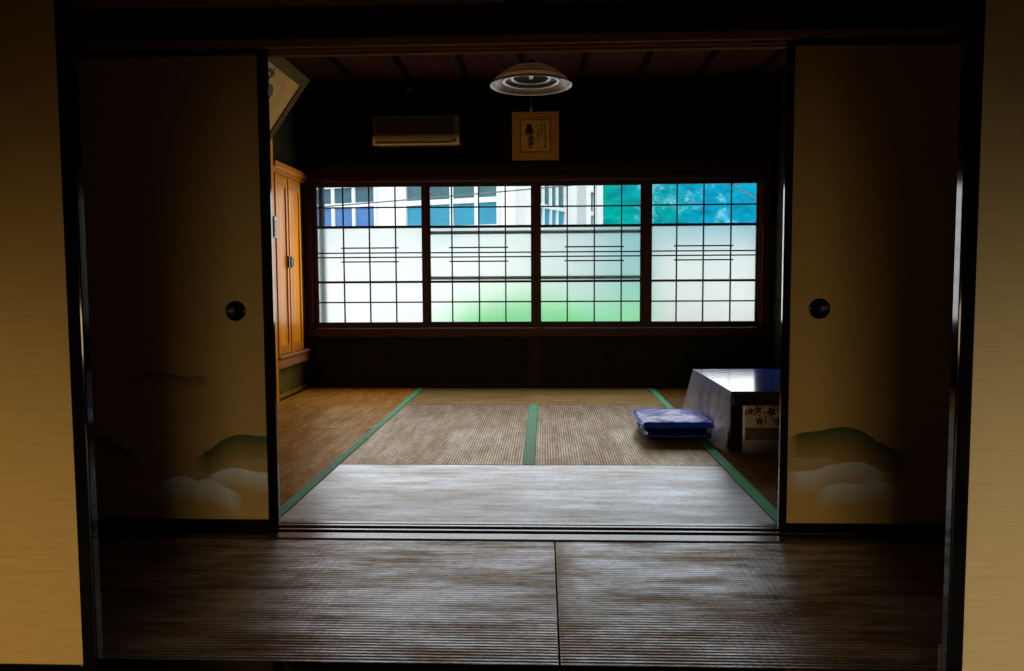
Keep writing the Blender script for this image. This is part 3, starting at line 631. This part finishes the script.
# wooded hillside
M_hill, nt, out = new('wooded_hillside')
d = N(nt, 'ShaderNodeBsdfDiffuse'); tc = N(nt, 'ShaderNodeTexCoord'); sp = N(nt, 'ShaderNodeSeparateXYZ'); L(nt, tc.outputs['Object'], sp.inputs[0])
f1 = math_(nt, 'ADD', math_(nt, 'MULTIPLY', sp.outputs['X'], .11), math_(nt, 'MULTIPLY', noise(nt, .35, (1,1,1), 5), .9))
c1 = mixc(nt, ramp(nt, f1, -1.5, -1.1), (.0,.30,.215), (.004,.27,.43))
c2_ = mixc(nt, math_(nt, 'MULTIPLY', ramp(nt, noise(nt, 1.2, (1,1,2.2), 6, .7), .35, .65), .75), c1, (.0,.085,.13))
c3_ = mixc(nt, math_(nt, 'MULTIPLY', ramp(nt, noise(nt, .8, (1.2,1,1), 6, .72),   .54, .70), .75), c2_, (.22,.56,.66))
L(nt, c3_, d.inputs[0]); L(nt, d.outputs[0], out.inputs[0])
rnd = random.Random(5)
ph = [(rnd.random()*6, .3+rnd.random()*1.4, .3+rnd.random()*1.4) for _ in range(10)]
def hill(u, v):
    x = -10+60*u; s_ = v
    w = sum(math.sin(x*a+p_)*math.cos(s_*22*c_+p_*2)/(1+a) for p_, a, c_ in ph)*.28
    return (x, 24+16*s_+w, -.6+22*s_+w*.6)
struct(MB().grid(hill, 150, 60), 'hillside', M_hill, 'steep teal green wooded hillside behind the building', 'hillside')
# bushes just outside
M_leaf, nt, out = new('bright_leaves')
d = N(nt, 'ShaderNodeBsdfDiffuse'); tl = N(nt, 'ShaderNodeBsdfTranslucent'); mx = N(nt, 'ShaderNodeMixShader'); mx.inputs[0].default_value = .4
lc = mixc(nt, ramp(nt, noise(nt, 3), .3, .7), (.13,.95,.26), (.08,.85,.22)); L(nt, lc, d.inputs[0]); L(nt, lc, tl.inputs[0])
L(nt, d.outputs[0], mx.inputs[1]); L(nt, tl.outputs[0], mx.inputs[2]); L(nt, mx.outputs[0], out.inputs[0])
M_stem = simple('bush_stem', (.1,.06,.03), .8)
def bush(cx, cy, rx, ry, zt, n, label, seed):
    r = random.Random(seed); t = thing('bush', label, 'bush', (cx, cy, -.5), 'bushes outside the window')
    b = MB()
    for i in range(7):
        a = 2*PI*i/7; b.tube([(cx+.05*math.cos(a), cy+.05*math.sin(a), -.5), (cx+rx*.45*math.cos(a), cy+ry*.45*math.sin(a), .1), (cx+rx*.7*math.cos(a), cy+ry*.7*math.sin(a), zt-.35)], [.018,.012,.005], 6)
    b.build('stem', M_stem, t)
    b = MB(); zc = (zt-.4)/2; rz = (zt+.4)/2
    for i in range(n):
        a = r.random()*2*PI; cp = 2*r.random()-1; sp_ = math.sqrt(1-cp*cp); q = r.random()**.35
        p_ = Vector((cx+rx*q*sp_*math.cos(a), cy+ry*q*sp_*math.sin(a), zc+rz*q*cp))
        d1 = Vector((r.random()-.5, r.random()-.5, r.random()-.3)).normalized(); d2 = d1.cross(Vector((r.random()-.5, r.random()-.5, r.random()-.5))).normalized()
        l, w = .075+.04*r.random(), .032
        b.face([p_, p_+d1*l*.5+d2*w, p_+d1*l, p_+d1*l*.5-d2*w])
    b.build('foliage', M_leaf, t)
bush(-.10, 6.6, 1.12, .5, .70, 6000, 'bright green bush behind the frosted glass at the middle of the window', 1)
bush(1.50, 7.8, .6, .5, .70, 2500, 'green bush behind the frosted glass between third and fourth sash', 2)
tag(MB().box(1.3, 4.5, 5.9, 6.05, -.5, 1.3, .01).build('pale_added_wall', M_wh), 'low white wall added to whiten the frosted glass of the rightmost sash', 'added wall')  # unseen wall added to whiten the glass and its reflections
# dark rails fixed outside the two middle sashes
M_rail = simple('navy_rail', (.006,.03,.09), .4)
for z, lab in ((1.334, 'upper of two dark horizontal bars across the outside of the middle sashes'), (.942, 'lower of two dark horizontal bars across the outside of the middle sashes')):
    tag(MB().box(-.935, .955, 3.921, 3.930, z-.015, z+.015, .003).build('guard_rail', M_rail), lab, 'rail', 'guard rails outside the window')
tag(MB().tube([(-1.885, 4.03, -.5), (-1.885, 4.03, 2.6)], .03, 12).build('drain_pipe', simple('blue_grey_pipe', (.05,.12,.25), .5)), 'dark blue drain pipe outside the left edge of the window', 'pipe')
M_cab = simple('grey_cable', (.16,.2,.22), .6)
tag(MB().tube([(-8+i*.8, 8.6, 1.60+i*.064+.0012*(i-10)**2) for i in range(21)], .011, 6).build('overhead_cable', M_cab), 'thin grey cable running across in front of the white building', 'cable', 'overhead cables')
tag(MB().tube([(2.2, 9.4, 3.3), (2.6, 9.4, 2.72), (3.0, 9.4, 2.34), (3.6, 9.4, 1.95), (4.5, 9.4, 1.6)], .011, 6).build('overhead_cable', M_cab), 'thin dark cable drooping across the hillside at top right of window', 'cable', 'overhead cables')

# ------------------------------------------------------------------ light
W = bpy.data.worlds.new('sky'); S.world = W; W.use_nodes = True
bg = W.node_tree.nodes['Background']; bg.inputs[0].default_value = (.90,.96,1,1); bg.inputs[1].default_value = 1.42
def lamp(name, kind, loc, tgt, energy, col, **k):
    l = bpy.data.lights.new(name, kind); l.energy = energy; l.color = col
    for a, v in k.items(): setattr(l, a, v)
    o = bpy.data.objects.new(name, l); C.objects.link(o); o.location = loc
    o.rotation_euler = (Vector(tgt)-Vector(loc)).to_track_quat('-Z', 'Y').to_euler(); return o
lamp('sun', 'SUN', (0, -5, 12), (1.5, 4, 0), 2.3, (1, .97, .93), angle=.2)
lamp('near_room_light', 'AREA', (0, -5.6, .55), (0, -1.2, -1.3), 12.5, (1, .76, .42), shape='RECTANGLE', size=1.2, size_y=.4, spread=1.25)
for sx in (-1, 1):
    lamp('near_panel_fill', 'SPOT', (sx*1.25, -2.9, .22), (sx*1.50, -1.2, .12), 27, (1, .80, .50) if sx < 0 else (1, .84, .60), spot_size=math.radians(72), spot_blend=1.0, shadow_soft_size=.25)  # unseen spots added to brighten the near panels, cones kept off the opening
lamp('window_fill', 'AREA', (0, 3.74, 1.12), (0, 0, 1.0), 36, (.97, .97, 1), shape='RECTANGLE', size=3.7, size_y=1.1)  # area lamp added inside the panes to lift the dark floor

# ------------------------------------------------------------------ camera
cam = bpy.data.cameras.new('camera'); co = bpy.data.objects.new('camera', cam); C.objects.link(co)
fwd = Vector((-0.04072543, 0.99673771, -0.06968049)); rt = Vector((0.99916716, 0.04044933, -0.00536947)); up = Vector((0.00253342, 0.06984113, 0.99755491))
mtx = Matrix((rt, up, -fwd)).transposed().to_4x4(); mtx.translation = (0.080121, -2.959474, .920878); co.matrix_world = mtx
cam.sensor_width = 36; cam.lens = 792.394/1024*36; cam.clip_start = .05; cam.clip_end = 300
S.camera = co
S.view_settings.view_transform = 'Standard'; S.view_settings.look = 'None'; S.view_settings.exposure = 0; S.view_settings.gamma = 1
